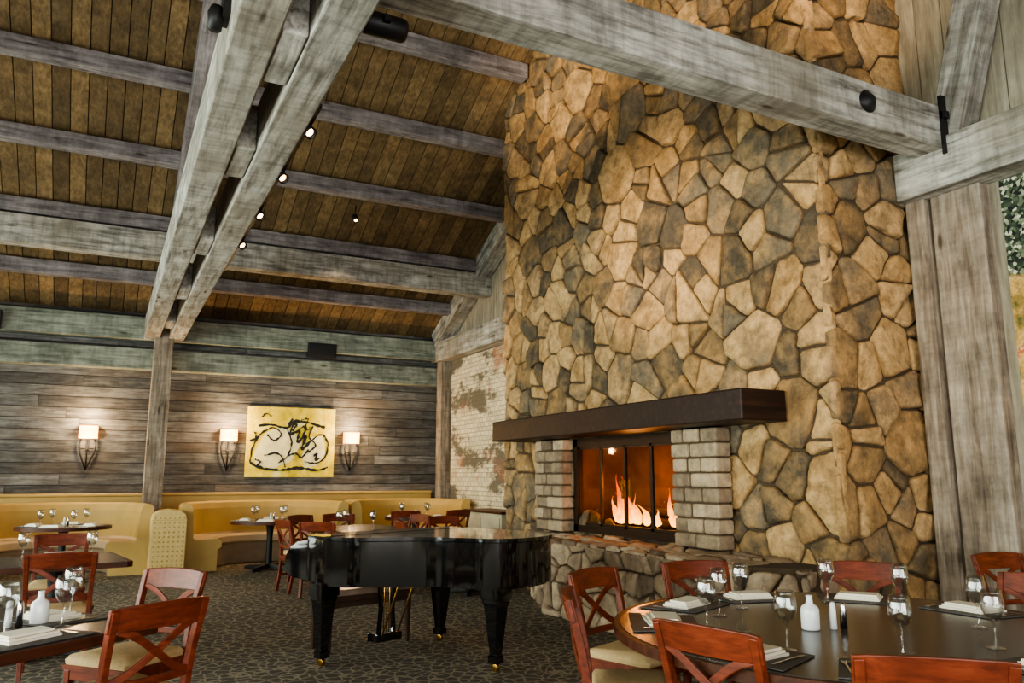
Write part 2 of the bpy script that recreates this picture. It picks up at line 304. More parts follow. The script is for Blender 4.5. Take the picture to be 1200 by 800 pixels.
def window_wall(name,horizontal,c,a0,a1,wins,zs,zt,H,out,gable=False):
    m=MB()
    def bx(a,b,z0,z1,mat='plaster',d0=0.,d1=.2):
        lo,hi=sorted((c+out*d0,c+out*d1))
        if horizontal: m.box((a,lo,z0),(b,hi,z1),mat)
        else: m.box((lo,a,z0),(hi,b,z1),mat)
    bx(a0,a1,0,zs); bx(a0,a1,zt,H)
    e=[a0]+[q for w in wins for q in w]+[a1]
    for i in range(0,len(e),2): bx(e[i],e[i+1],zs,zt)
    if gable:
        vs=[(c,YF,H),(c,YB,H),(c,YB,4.3),(c,RID,roofz(RID)),(c,YF,4.3)]
        m.add(vs+[(a+out*.1,b,cc) for a,b,cc in vs],[(0,1,2,3,4),(9,8,7,6,5)],'plaster')
    m.obj(name)
    for i,(a,b) in enumerate(wins):
        m=MB()
        for q in (a,(a+b)/2-.03,b-.06): bx(q,q+.06,zs,zt,'trim',.04,.1)
        for zz in (zs,(zs+zt)*.6,zt-.06): bx(a,b,zz,zz+.06,'trim',.04,.1)
        bx(a,b,zs,zt,'wglass',.068,.072)
        m.obj('window_%d'%(i+1+ (10 if horizontal else 0)))
lw=[(-5.5,-3.2),(-2.2,.1),(1.0,3.3),(4.2,6.5),(7.4,9.7),(10.6,12.9)]
window_wall('wall_left',False,XL,YF-.2,YB+.2,lw,.5,3.2,4.2,-1,True)
fw=[(-4.4,-2.2),(-1.2,1.0),(2.0,4.2)]
window_wall('wall_front',True,YF,XL-.2,XR+.3,fw,.1,3.2,4.35,-1)

# ------------------------------------------------------------------ timber frame
for i,y in enumerate([14.05,12.85,11.62,10.38,9.15,7.92,6.7,5.45,2.2,.9,-.4,-1.7,-3,-4.3,-5.6]):
    z=roofz(y)-.12
    beam('ceiling_purlin',(XL,y,z),(XR if y>9.9 or y<4.1 else 4.94,y,z),.2,.22,'purlin')
beam('ceiling_crossbeam',(XL,12.88,4.95),(XR,12.88,4.95),.28,.42,'beam')
beam('ridge_beam',(XL,RID,roofz(RID)-.2),(XR,RID,roofz(RID)-.2),.25,.4,'beam')
beam('eave_beam_upper',(XL,YB-.16,3.98),(XR,YB-.16,3.98),.32,.4,'eave')
beam('eave_beam_lower',(XL,YB-.12,3.45),(XR,YB-.12,3.45),.24,.36,'eave')
for i,xc in enumerate((.54,.93)):
    beam('truss_tie_beam',(xc,YB-.3,4.0),(xc,YF,4.0),.24,.42,'beam')
beam('truss_post',(.735,YB-.42,0),(.735,YB-.42,4.05),.3,.28,'barnv')
for y in (13.6,11.2,8.8,6.3,4.6,2.2):
    o=beam('tie_spacer_block',(.735,y,3.98),(.735,y-.62,3.98),.14,.36,'beam')
for xc in (.735,):
    beam('truss_rafter',(xc,YB-.2,roofz(YB-.2)-.32),(xc,RID,roofz(RID)-.32),.26,.36,'purlin')
    beam('truss_rafter',(xc,YF+.2,roofz(YF+.2)-.32),(xc,RID,roofz(RID)-.32),.26,.36,'purlin')
beam('gable_rafter',(XR-.16,YB-.2,roofz(YB-.2)-.2),(XR-.16,9.95,roofz(9.95)-.2),.3,.34,'beam')
beam('gable_rafter',(XR-.16,YF+.2,roofz(YF+.2)-.2),(XR-.16,RID,roofz(RID)-.2),.3,.34,'beam')
beam('gable_tie_beam',(XR-.14,YB-.1,3.95),(XR-.14,9.87,3.95),.3,.4,'beam')
beam('gable_tie_beam',(XR-.14,4.13,3.95),(XR-.14,YF,3.95),.34,.42,'beam')
beam('corner_post',(XR-.12,YB-.4,0),(XR-.12,YB-.4,3.75),.22,.26,'barnv')
beam('gable_post',(XR-.1,4.04,0),(XR-.1,4.04,3.74),.22,.17,'barnv')
beam('gable_post',(XR-.08,3.72,0),(XR-.08,3.72,3.74),.16,.42,'barnv')
beam('gable_strut',(XR-.15,3.72,4.1),(XR-.15,2.5,8.2),.24,.26,'beam')
beam('truss_crossbeam',(.9,3.8,4.24),(XR-.02,3.8,4.24),.26,.36,'beam')
m=MB()
m.lathe([(0,0),(.085,0),(.09,.01),(.06,.03),(.04,.05),(.0,.055)],'blackm',mx=Matrix.Translation((4.95,3.67,4.25))@Matrix.Rotation(radians(90),4,'X'))
m.obj('iron_beam_plate')
m=MB(); m.box((5.82,3.64,4.0),(5.9,3.67,4.5),'blackm'); m.box((5.82,3.62,4.3),(6.02,3.66,4.36),'blackm'); m.obj('iron_strap_bracket')

# ------------------------------------------------------------------ stone work
def clip(poly,nx,ny,c):
    out=[];k=len(poly)
    for i in range(k):
        a=poly[i];b=poly[(i+1)%k]; da=nx*a[0]+ny*a[1]-c; db=nx*b[0]+ny*b[1]-c
        if da<=0: out.append(a)
        if (da<0)!=(db<0) and da!=db:
            t=da/(da-db); out.append((a[0]+(b[0]-a[0])*t,a[1]+(b[1]-a[1])*t))
    return out
def area2(P): return abs(sum(P[i][0]*P[(i+1)%len(P)][1]-P[(i+1)%len(P)][0]*P[i][1] for i in range(len(P))))/2
def cen(P): return sum(a for a,b in P)/len(P),sum(b for a,b in P)/len(P)
def stones(m,org,U,V,Nn,W,Hh,s,mat,gap=.009,hmin=.02,hmax=.06,seed=1,hole=None,asp=1.,split=.75,extra=()):
    rnd=random.Random(seed); org=Vector(org);U=Vector(U);V=Vector(V);Nn=Vector(Nn)
    P=[];R_=[]; miss=0; cell={}
    while miss<1600:
        p=(rnd.uniform(-.1,W+.1)/asp,rnd.uniform(-.1,Hh+.1)); r=s*rnd.choice((.55,.75,.95,1.15,1.45))
        ok=True; cx,cy=int(p[0]/s/1.5),int(p[1]/s/1.5)
        for i in range(cx-1,cx+2):
            for j in range(cy-1,cy+2):
                for q in cell.get((i,j),()):
                    if hypot(P[q][0]-p[0],P[q][1]-p[1])<.5*(r+R_[q])*.85: ok=False
        if ok: cell.setdefault((cx,cy),[]).append(len(P)); P.append(p);R_.append(r);miss=0
        else: miss+=1
    A=np.array(P);Wt=(np.array(R_)*.42)**2; polys=[]
    for i,p in enumerate(P):
        d=((A-A[i])**2).sum(1); idx=np.argsort(d)[1:24]
        b=s*1.8; poly=[(p[0]-b,p[1]-b),(p[0]+b,p[1]-b),(p[0]+b,p[1]+b),(p[0]-b,p[1]+b)]
        for j in idx:
            q=P[j]; nx,ny=q[0]-p[0],q[1]-p[1]; L=hypot(nx,ny); c=(q[0]**2+q[1]**2-p[0]**2-p[1]**2-Wt[j]+Wt[i])/2
            poly=clip(poly,nx/L,ny/L,c/L-gap)
            if len(poly)<3: break
        if len(poly)<3: continue
        poly=[(a*asp,b_) for a,b_ in poly]
        for nx,ny,c in ((-1,0,0),(1,0,W),(0,-1,0),(0,1,Hh))+tuple(extra):
            poly=clip(poly,nx,ny,c)
            if len(poly)<3: break
        if len(poly)<3: continue
        polys.append(poly)
    fin=[]; A0=s*s
    while polys:
        q=polys.pop(); a=area2(q)
        if len(q)<3 or a<A0*.02: continue
        pr=split*min(1,max(0,(a/A0-.28)/.5))
        if rnd.random()<pr:
            cx,cy=cen(q); 
            xs=[v[0]-cx for v in q];ys=[v[1]-cy for v in q]; sxx=sum(v*v for v in xs);syy=sum(v*v for v in ys);sxy=sum(v*w for v,w in zip(xs,ys))
            an=.5*atan2(2*sxy,sxx-syy)+rnd.gauss(0,.45); nx,ny=cos(an),sin(an); c=nx*cx+ny*cy+rnd.uniform(-.18,.18)*sqrt(a)
            polys.append(clip(q,nx,ny,c-gap)); polys.append(clip(q,-nx,-ny,-c-gap))
        else: fin.append(q)
    for i,poly in enumerate(fin):
        cx,cy=cen(poly)
        if hole:
            x0,x1,y0,y1=hole
            if x0<cx<x1 and y0<cy<y1: 
                dd=[(cx-x0,(1,0,x0)),(x1-cx,(-1,0,-x1)),(y1-cy,(0,-1,-y1))]; poly=clip(poly,*min(dd)[1])
            elif cx<=x0 and y0<cy<y1+.1: poly=clip(poly,1,0,x0)
            elif cx>=x1 and y0<cy<y1+.1: poly=clip(poly,-1,0,-x1)
            elif cy>=y1 and x0<cx<x1: poly=clip(poly,0,-1,-y1)
            if len(poly)<3: continue
        pp=[]
        for a in poly:
            if not pp or hypot(a[0]-pp[-1][0],a[1]-pp[-1][1])>.025: pp.append(a)
        if len(pp)>2 and hypot(pp[0][0]-pp[-1][0],pp[0][1]-pp[-1][1])<.025: pp.pop()
        if len(pp)<3 or area2(pp)<.0015: continue
        cx,cy=cen(pp)
        q=[];k=len(pp)
        for a in range(k):
            A1=pp[a];B1=pp[(a+1)%k]; L=hypot(A1[0]-B1[0],A1[1]-B1[1]); e=min(.3,.016/L+.02)
            for t in (e,.36,.66,1-e):
                j=(0,0) if t in (e,1-e) else (rnd.uniform(-.008,.004)*min(1,L/.15),)*2
                x=A1[0]*(1-t)+B1[0]*t; y=A1[1]*(1-t)+B1[1]*t; dx,dy=x-cx,y-cy; dl=hypot(dx,dy)+1e-6
                q.append((x+dx/dl*j[0],y+dy/dl*j[0]))
        h=rnd.uniform(hmin,hmax); ta,tb=rnd.uniform(-.14,.14),rnd.uniform(-.14,.14); k=len(q); vs=[];fs=[]
        def pt(a,b_,z): return org+U*a+V*b_+Nn*z
        R0=sqrt(area2(pp)/pi)
        for lev,(ins,hh) in enumerate(((0,-.02),(0,h*.55),(.012,h*.9),(R0*.22+.012,h*1.02),(R0*.6,h*1.05))):
            scl=max(.25,1-ins/R0)
            for a,b_ in q:
                a2=cx+(a-cx)*scl;b2=cy+(b_-cy)*scl
                nz=0 if lev==0 else (noise.noise((a2*6+seed,b2*6,i*3.1))*.018+(ta*(a2-cx)+tb*(b2-cy)))*(.5 if lev==1 else 1)
                vs.append(pt(a2,b2,max(hh+nz,-.02 if lev==0 else .004)))
        vs.append(pt(cx,cy,h*1.05+noise.noise((cx*6+seed,cy*6,i*3.1))*.018))
        for l in range(4):
            for a in range(k): fs.append((l*k+a,l*k+(a+1)%k,(l+1)*k+(a+1)%k,(l+1)*k+a))
        for a in range(k): fs.append((4*k+a,4*k+(a+1)%k,5*k))
        m.add(vs,fs,mat,rnd.random(),True)
CX,CY0,CY1=5.0,4.2,9.85
OY0,OY1,OZ0,OZ1=5.95,7.95,.79,1.87
XC=XR-.005
m=MB()
def slope(y0,y1,z0):
    t0,t1=roofz(y0)-.01,roofz(y1)-.01
    m.add([(CX,y0,z0),(XC,y0,z0),(XC,y1,z0),(CX,y1,z0),(CX,y0,t0),(XC,y0,t0),(XC,y1,t1),(CX,y1,t1)],[(0,3,2,1),(4,5,6,7),(0,1,5,4),(1,2,6,5),(2,3,7,6),(3,0,4,7)],'mortar')
slope(CY0,OY0,0); slope(OY1,CY1,0); slope(OY0,OY1,OZ1)
m.box((CX,OY0,0),(XC,OY1,OZ0),'mortar'); m.box((5.78,OY0,OZ0),(XC,OY1,OZ1),'mortar')
sl=sqrt(1.25); zc=roofz(CY1)-.02
stones(m,(CX,CY1,0),(0,-1,0),(0,0,1),(-1,0,0),CY1-CY0+.04,10,.49,'stone',gap=.01,hmax=.065,seed=3,hole=(CY1-OY1,CY1-OY0,OZ0,OZ1),extra=((-.5/sl,1/sl,zc/sl),))
stones(m,(CX-.04,CY0,0),(1,0,0),(0,0,1),(0,-1,0),XC-CX+.04,9.7,.48,'stone',gap=.01,hmax=.065,seed=5)
m.obj('stone_chimney')
hp=[(4.96,8.72),(4.76,8.66),(4.27,7.5),(4.27,4.62),(4.68,4.27),(4.96,4.25)]
m=MB(); m.prism([(x+.03 if x<4.9 else x,y) for x,y in hp],0,.755,'mortar')
for i in range(len(hp)-1):
    a=Vector((*hp[i],0));b=Vector((*hp[i+1],0)); d=(b-a); L=d.length; d.normalize(); nrm=Vector((d.y,-d.x,0)); nrm=-nrm if nrm.x>0 and abs(nrm.x)>.1 else nrm
    if i==4: nrm=Vector((0,-1,0))
    if i==0: nrm=Vector((0,1,0))
    stones(m,a+nrm*-.02,d,(0,0,1),nrm,L,.74,.3,'hstone',seed=20+i,asp=1.5)
stones(m,(4.29,4.65,.735),(0,1,0),(1,0,0),(0,0,1),2.9,.66,.42,'hstone',seed=30,asp=1.3,hmin=.03,hmax=.045,gap=.006)
stones(m,(4.6,7.5,.735),(0,1,0),(1,0,0),(0,0,1),1.1,.36,.42,'hstone',seed=31,hmin=.03,hmax=.045,gap=.006)
m.obj('stone_hearth')
for k,(y0,y1) in enumerate(((5.33,5.93),(7.98,8.62))):
    m=MB(); xf=4.78; xb=4.945; m.box((xf+.015,y0+.015,.79),(xb,y1-.015,1.868),'mortar')
    z=.79;c=0
    while z<1.86:
        h=.135; ws=[.36,.7] if c%2 else [.55]
        e=[0]+[w+random.uniform(-.05,.05) for w in ws]+[1]
        for a,b in zip(e[:-1],e[1:]):
            j=random.uniform(-.018,.012)
            m.box((xf+j,y0+(y1-y0)*a+(.007 if a else -.006),z+.007),(xb+.01,y0+(y1-y0)*b-(.007 if b<1 else -.006),min(z+h-.007,1.868)),'brick',random.random())
        z+=h;c+=1
    m.obj('block_pier',bevel=.018)
m=MB(); m.box((4.45,4.64,1.875),(4.94,9.17,2.13),'mantel'); o=m.obj('fireplace_mantel',bevel=.012)
m=MB()
IY0,IY1,IZ0,IZ1=OY0+.005,OY1-.005,OZ0+.005,OZ1-.005
m.box((5.7,IY0,IZ0),(5.76,IY1,IZ1),'refr'); m.box((CX,IY0,IZ0),(5.75,IY0+.04,IZ1),'refr'); m.box((CX,IY1-.04,IZ0),(5.75,IY1,IZ1),'refr'); m.box((CX,IY0,IZ0),(5.75,IY1,IZ0+.03),'refr'); m.box((CX,IY0,IZ1-.03),(5.75,IY1,IZ1),'refr')
xf=4.93
m.box((xf,OY0,OZ0+.01),(xf+.08,OY1,OZ0+.09),'bronze'); m.box((xf,OY0,OZ1-.1),(xf+.08,OY1,OZ1),'bronze')
for y in (OY0,OY1-.08): m.box((xf,y,OZ0+.01),(xf+.08,y+.08,OZ1),'bronze')
w=(OY1-OY0-.16)/4
for i in range(4):
    y=OY0+.08+w*i
    for a,b,c,d in ((y,y+.022,OZ0+.09,OZ1-.1),(y+w-.022,y+w,OZ0+.09,OZ1-.1)): m.box((xf+.02,a,c),(xf+.045,b,d),'bronze')
    m.box((xf+.02,y,OZ0+.09),(xf+.045,y+w,OZ0+.12),'bronze'); m.box((xf+.02,y,OZ1-.13),(xf+.045,y+w,OZ1-.1),'bronze')
    m.box((xf+.03,y,OZ0+.1),(xf+.034,y+w,OZ1-.11),'fglass')
m.box((xf-.03,OY0+.06+2*w,1.2),(xf+.02,OY0+.08+2*w,1.4),'brass')
for y in (6.3,6.6,6.9,7.2,7.5): m.box((5.2,y,OZ0+.03),(5.6,y+.02,OZ0+.1),'blackm')
m.box((5.2,6.2,OZ0+.08),(5.22,7.6,OZ0+.1),'blackm'); m.box((5.56,6.2,OZ0+.08),(5.58,7.6,OZ0+.1),'blackm')
m.obj('fireplace_insert')
m=MB()
for a,b,r in (((5.3,6.3,.95),(5.35,7.5,.94),.06),((5.5,6.4,.95),(5.48,7.55,.96),.065),((5.38,6.5,1.04),(5.46,7.3,1.06),.05)):
    P=[Vector(a).lerp(Vector(b),t/6)+Vector((0,0,random.uniform(-.01,.01))) for t in range(7)]; m.tube(P,[r*random.uniform(.85,1.1) for _ in P],'log',n=10)
m.obj('fire_logs')
m=MB(); rr=random.Random(4)
for y,h,r in ((7.45,.28,.05),(7.36,.52,.06),(7.27,.44,.055),(7.17,.36,.05),(7.06,.27,.05),(6.95,.2,.05),(6.84,.14,.04),(6.5,.38,.04),(6.44,.22,.04),(6.6,.16,.04),(7.5,.18,.04),(7.31,.32,.06),(7.12,.22,.05),(7.22,.5,.03),(7.0,.32,.025)):
    P=[];R=[]; ph=rr.uniform(0,6); ln=rr.uniform(.02,.2)
    for t in range(11):
        q=t/10; P.append((.03*sin(ph+q*5),y-7+.035*sin(ph+q*7)*q+ln*q,q*h)); R.append(max(.002,r*(sin(pi*min(1,q*.8+.25)))*(1-q**1.4)+.0015))
    m.tube(P,R,'flame',n=8,mx=Matrix.Translation((rr.uniform(-.08,.08),0,0)))
m.obj('fireplace_flames',loc=(5.2,7,.93))

# ------------------------------------------------------------------ wall decor
def sconce(x):
    m=MB(); 
    m.box((-.14,-.16,0),(.14,-.02,.22),'shade')
    for z in (-.012,.22): m.box((-.15,-.17,z),(.15,-.01,z+.012),'blackm')
    m.box((-.03,-.02,-.2),(.03,.0,.15),'blackm')
    for s in (-1,1):
        m.tube([(s*.1,-.09,-.01),(s*.12,-.09,-.1),(s*.1,-.08,-.25),(s*.045,-.06,-.4),(0,-.05,-.53)],[.016,.018,.017,.015,.008],'blackm')
    m.tube([(0,-.09,-.01),(0,-.08,-.2),(0,-.05,-.5)],.01,'blackm'); m.tube([(-.11,-.085,-.17),(.11,-.085,-.17)],.01,'blackm')
    m.obj('wall_sconce',loc=(x,YB-.01,2.06))
    for dz in (.36,-.06):
        l=bpy.data.lights.new('sconce_light','POINT'); l.energy=62 if dz>0 else 24; l.color=(1,.66,.34); l.shadow_soft_size=.06; o=bpy.data.objects.new('sconce_light',l); COL.objects.link(o); o.location=(x,YB-.26,2.06+dz)
for x in (-.3,1.95,4.22): sconce(x)
m=MB(); px0,px1,pz0,pz1=2.27,3.9,1.42,2.72; pw,ph=px1-px0,pz1-pz0
m.box((0,-.05,0),(pw,0,ph),'canvas')
def patch(pts): 
    n=len(pts); m.add([(a*pw,-.052,b*ph) for a,b in pts],[tuple(range(n))],'palec')
patch([(.08,.3),(.2,.62),(.36,.72),(.5,.68),(.62,.5),(.5,.22),(.3,.12),(.12,.16)]); patch([(.62,.3),(.72,.58),(.86,.6),(.9,.34),(.8,.16),(.66,.16)])
S=[[(.05,.2),(.07,.42),(.16,.62),(.3,.7),(.38,.6),(.3,.52),(.22,.6)],[(.05,.2),(.2,.12),(.42,.1),(.6,.13),(.8,.1),(.93,.14)],[(.12,.72),(.28,.74),(.44,.7),(.52,.8),(.7,.78),(.88,.72)],[(.44,.7),(.5,.5),(.46,.3),(.36,.2)],[(.52,.8),(.48,.62),(.58,.66),(.56,.5),(.66,.6),(.62,.4),(.72,.52)],[(.46,.3),(.55,.34),(.62,.28),(.7,.4)],[(.72,.52),(.84,.62),(.92,.5),(.9,.3),(.8,.2),(.66,.22)],[(.74,.74),(.7,.58),(.78,.46),(.7,.36)],[(.2,.3),(.32,.34),(.4,.28),(.44,.14)],[(.16,.85),(.2,.9),(.26,.86)],[(.55,.66),(.66,.74),(.62,.56)],[(.5,.84),(.46,.74),(.55,.76),(.5,.66)],[(.6,.82),(.68,.84),(.64,.7),(.72,.68)],[(.1,.25),(.16,.22),(.13,.16)],[(.76,.3),(.8,.34),(.78,.24),(.84,.28)],[(.04,.5),(.1,.56),(.08,.64)]]
def cr(P,n=6,closed=False):
    out=[];k=len(P);rng=range(k if closed else k-1)
    for i in rng:
        p0,p1,p2,p3=[Vector(P[(i+d)%k] if closed else P[max(0,min(k-1,i+d))]) for d in (-1,0,1,2)]
        for j in range(n):
            t=j/n; out.append(.5*((2*p1)+(-p0+p2)*t+(2*p0-5*p1+4*p2-p3)*t*t+(-p0+3*p1-3*p2+p3)*t**3))
    if not closed: out.append(Vector(P[-1]))
    return out
rp=random.Random(9)
for i,s_ in enumerate(S):
    C=cr(s_); base=.05 if i in (1,2,4) else .032
    m.strip([(v.x*pw+rp.uniform(-.006,.006),-.055-.0005*i,v.y*ph+rp.uniform(-.006,.006)) for v in C],[base*rp.uniform(.35,1.5) for _ in C],.004,'ink',up=(0,1,0))
m.obj('abstract_painting',loc=(px0,YB-.012,pz0))
m=MB(); m.box((3.25,YB-.36,3.68),(3.8,YB-.25,3.95),'blackm'); m.box((3.27,YB-.37,3.70),(3.78,YB-.355,3.93),'blackm'); m.obj('wall_speaker',bevel=.01)
m=MB(); m.box((-2.15,YB-.45,3.78),(-1.68,YB-.33,4.08),'blackm'); m.obj('wall_speaker',bevel=.01)

# ------------------------------------------------------------------ booths
def sweep(m,prof,path,mat_f,cap='mustard'):
    k=len(prof);n=len(path);vs=[]
    for (px,py),(nx,ny) in path:
        for d,z in prof: vs.append((px+nx*d,py+ny*d,z))
    for q in range(k-1):
        m.add(vs,[(i*k+q,(i+1)*k+q,(i+1)*k+q+1,i*k+q+1) for i in range(n-1)],mat_f(q),.5,True)
    for i in (0,n-1): m.add([vs[i*k+q] for q in range(k)],[tuple(range(k))],cap)
def booth(cx,cy,r):
    prof=[(0,0),(0,.97),(.03,1.01),(.1,1.02),(.15,.99),(.18,.9),(.2,.5),(.24,.47),(.56,.48),(.61,.45),(.62,.36),(.58,.33),(.56,.32),(.56,0)]
    path=[]
    for i in range(5): path.append(((cx-r,cy-.4+i*.08),(1,0)))
    for i in range(33):
        a=pi-pi*i/32; path.append(((cx+r*cos(a),cy+r*.98*sin(a)),(-cos(a),-sin(a))))
    for i in range(5): path.append(((cx+r,cy-.08-i*.08),(-1,0)))
    m=MB(); sweep(m,prof,path,lambda q:'mustard' if q<6 else ('seat' if q<11 else 'plinth'))
    m.obj('curved_booth')
booth(-.62,13.5,1.32); booth(2.38,13.5,1.3); booth(4.86,13.6,1.1)
m=MB(); m.box((XL+.02,YB-.12,0),(XR-.25,YB-.02,1.1),'mustard'); m.box((XL+.02,YB-.16,1.1),(XR-.25,YB-.02,1.15),'mustard'); m.obj('banquette_back_panel',bevel=.015)
m=MB(); m.box((-.24,-.2,0),(.24,.2,.8),'divider'); 
P=[(-.24,.8),(-.22,.88),(-.15,.93),(0,.95),(.15,.93),(.22,.88),(.24,.8)]
m.add([(x,-.2,z) for x,z in P]+[(x,.2,z) for x,z in P],[tuple(range(7)),tuple(range(7,14))]+[(i,i+1,8+i,7+i) for i in range(6)],'divider',.5,False)
for i in range(7):
    for j in range(12):
        m.lathe([(.0,.004),(.014,.002),(.018,-.002)],'mustard',n=6,mx=Matrix.Translation((-.195+.065*i,-.2,.08+.068*j))@Matrix.Rotation(radians(90),4,'X'))
m.obj('booth_divider',loc=(.9,12.9,0),bevel=.01)
m=MB(); m.box((5.6,11.2,0),(6.1,12.6,.84),'cream'); m.box((5.57,11.17,.84),(6.1,12.63,.88),'tedge'); 
for y in (11.25,11.95): m.box((5.585,y,.1),(5.6,y+.6,.78),'cream')
m.obj('sideboard',bevel=.008)

# ------------------------------------------------------------------ furniture meshes
def chair_mesh():
    m=MB(); c='cherry'
    for s in (-1,1):
        m.strip([(s*.205,.2,0),(s*.205,.2,.42)],[.03,.04],[.03,.04],c,up=(0,1,0))
        P=[(s*.19,-.25,0),(s*.195,-.215,.2),(s*.2,-.2,.44),(s*.205,-.225,.65),(s*.215,-.285,.88)]
        m.strip([tuple(v) for v in cr(P,5)],.032,.038,c,up=(0,1,0))
        m.strip([(s*.2,-.2,.2),(s*.2,.2,.2)],.018,.025,c)
        m.box((s*.2-.012,-.2,.37),(s*.2+.012,.2,.43),c)
    m.box((-.2,.19,.37),(.2,.215,.43),c); m.box((-.2,-.215,.37),(.2,-.19,.43),c); m.strip([(-.2,0,.2),(.2,0,.2)],.018,.022,c)
    P=[(-.22,.235),(.22,.235),(.235,.2),(.21,-.19),(-.21,-.19),(-.235,.2)]
    m.prism(P,.425,.45,c)
    def ring(s,z): return [(x*s,(y-.02)*s+.02,z) for x,y in P]
    R=ring(.95,.45)+ring(.97,.475)+ring(.9,.495)+ring(.55,.505)
    n=6; fs=[(l*n+i,l*n+(i+1)%n,(l+1)*n+(i+1)%n,(l+1)*n+i) for l in range(3) for i in range(n)]+[tuple(range(18,24))]
    m.add(R,fs,'cushion',.5,True)
    def arc(x,z):
        t=(z-.44)/.44; return -.2-.085*t**1.4-.03*(1-(x/.2)**2)
    xs=[-.235+.47*i/12 for i in range(13)]
    vs=[];
    for x in xs:
        for z,o in ((.785,.011),(.785,-.011),(.885+.012*(1-(x/.235)**2),-.011),(.885+.012*(1-(x/.235)**2),.011)): vs.append((x,arc(max(-.2,min(.2,x)),z)+o,z))
    fs=[(0,1,2,3),tuple(48+q for q in (3,2,1,0))]
    for i in range(12):
        for q in range(4): fs.append((4*i+q,4*i+4+q,4*i+4+(q+1)%4,4*i+(q+1)%4))
    m.add(vs,fs,c,.5,False)
    xs2=[-.2+.4*i/10 for i in range(11)]
    m.strip([(x,arc(x,.56),.56) for x in xs2],.016,.035,c)
    for s in (-1,1):
        P=[(s*-.19,.57),(s*-.11,.6),(s*0,.68),(s*.11,.76),(s*.19,.795)]
        m.strip([(v.x,arc(v.x,v.y)+.004*s,v.y) for v in cr(P,4)],.012,.034,c)
    return m.mesh('dining_chair')
CH=chair_mesh()
def chair(bx,by,fx,fy):
    L=hypot(fx,fy);fx/=L;fy/=L
    rz=atan2(fy,fx)-pi/2
    put(CH,'dining_chair',(bx+fx*.29,by+fy*.29,0),rz,bevel=.004)
def glass_mesh():
    m=MB()
    m.lathe([(0,.0),(.034,.001),(.034,.003),(.008,.008),(.0045,.015),(.004,.05),(.0045,.095),(.012,.104),(.03,.122),(.042,.148),(.044,.17),(.04,.2),(.035,.228),(.0335,.228),(.0385,.2),(.0425,.17),(.04,.148),(.028,.124),(.0,.108)],'glass',n=24)
    return m.mesh('wine_glass')
WG=glass_mesh()
def wineglass(x,y,z=.752): put(WG,'wine_glass',(x,y,z))
def setting_mesh():
    m=MB()
    m.prism([(-.24,-.16),(.24,-.16),(.19,.15),(-.19,.15)],0,.004,'mat')
    m.prism([(-.12,-.1),(.12,-.08),(.13,.07),(-.1,.08)],.004,.014,'napkin'); m.prism([(-.11,-.085),(.115,-.07),(.12,.06),(-.095,.07)],.014,.024,'napkin'); m.prism([(-.1,-.06),(.1,-.05),(.11,.05),(-.09,.06)],.024,.034,'napkin')
    for x in (-.16,-.185):
        m.strip([(x,-.1,.006),(x,.02,.009),(x,.04,.01)],[.012,.006,.02],.003,'steel')
        for d in (-.007,0,.007): m.strip([(x+d,.04,.01),(x+d,.085,.008)],.003,.002,'steel')
    m.strip([(.17,-.11,.006),(.17,0,.008),(.172,.1,.007)],[.014,.01,.018],.003,'steel')
    return m.mesh('place_setting')
PS=setting_mesh()
def setting(x,y,fx,fy,z=.752): put(PS,'place_setting',(x,y,z),atan2(fy,fx)-pi/2)
def bottle(x,y,z=.752):
    m=MB(); m.lathe([(0,0),(.036,.0),(.04,.006),(.04,.085),(.034,.1),(.016,.112),(.013,.14),(.016,.146),(.012,.148),(.009,.12),(0,.11)],'china',n=24); m.obj('bud_vase',(x,y,z))
def shakers(x,y,z=.752):
    for dx,mt in ((0,'china'),(.045,'steel')):
        m=MB(); m.lathe([(0,0),(.016,.0),(.014,.08),(.012,.105),(.008,.115),(0,.117)],mt,n=16); m.obj('salt_shaker' if dx==0 else 'pepper_shaker',(x+dx,y-dx*.4,z))
def table(x,y,size,round_=True,rz=0,z=.75,name='dining_table'):
    m=MB()
    if round_: P=[(size*cos(2*pi*i/64),size*sin(2*pi*i/64)) for i in range(64)]
    else:
        h=size;c=.05; P=[(h,-h+c),(h,h-c),(h-c,h),(-h+c,h),(-h,h-c),(-h,-h+c),(-h+c,-h),(h-c,-h)]
    m.prism(P,z-.045,z-.002,'tedge',smooth=round_); k=(size-.03)/size
    m.prism([(a*k,b*k) for a,b in P],z-.01,z,'ttop')
    m.lathe([(.0,.05),(.05,.05),(.05,.1),(.045,.5),(.06,.66),(.12,.7),(.12,z-.045)],'blackm',n=20)
    for i in range(4):
        a=pi/4+i*pi/2; r=min(.62,size*.7); m.strip([(0,0,.06),(r*cos(a),r*sin(a),.025)],[.08,.05],[.07,.05],'blackm')
    m.obj(name,(x,y,0),rz,bevel=.004)

tx,ty=3.13,2.6
table(tx,ty,1.11,name='round_dining_table')
for bx,by in ((2.0,2.34),(2.28,1.62),(2.02,3.32),(2.6,4.0),(3.42,4.06),(4.32,3.53),(4.66,2.62),(4.1,1.4),(3.1,1.05)):
    chair(bx,by,tx-bx,ty-by)
    L=hypot(tx-bx,ty-by); fx,fy=(tx-bx)/L,(ty-by)/L
    setting(tx-fx*.87,ty-fy*.87,fx,fy)
for x,y in ((2.47,2.86),(3.02,3.22),(3.58,3.15),(2.46,2.38),(2.76,2.09),(3.72,2.80),(3.60,2.32),(3.23,2.02),(2.76,3.1)): wineglass(x,y)
bottle(2.88,2.64); shakers(2.98,2.6)
chair(5.7,3.5,-.15,-1)
ta=radians(37)
table(-.47,4.3,.56,False,ta)
a=Vector((cos(ta),sin(ta)));b=Vector((-sin(ta),cos(ta)))
chair(.27,3.85,-.5,.86); chair(.42,5.13,-.72,-.62); chair(-1.2,3.15,.6,.8)
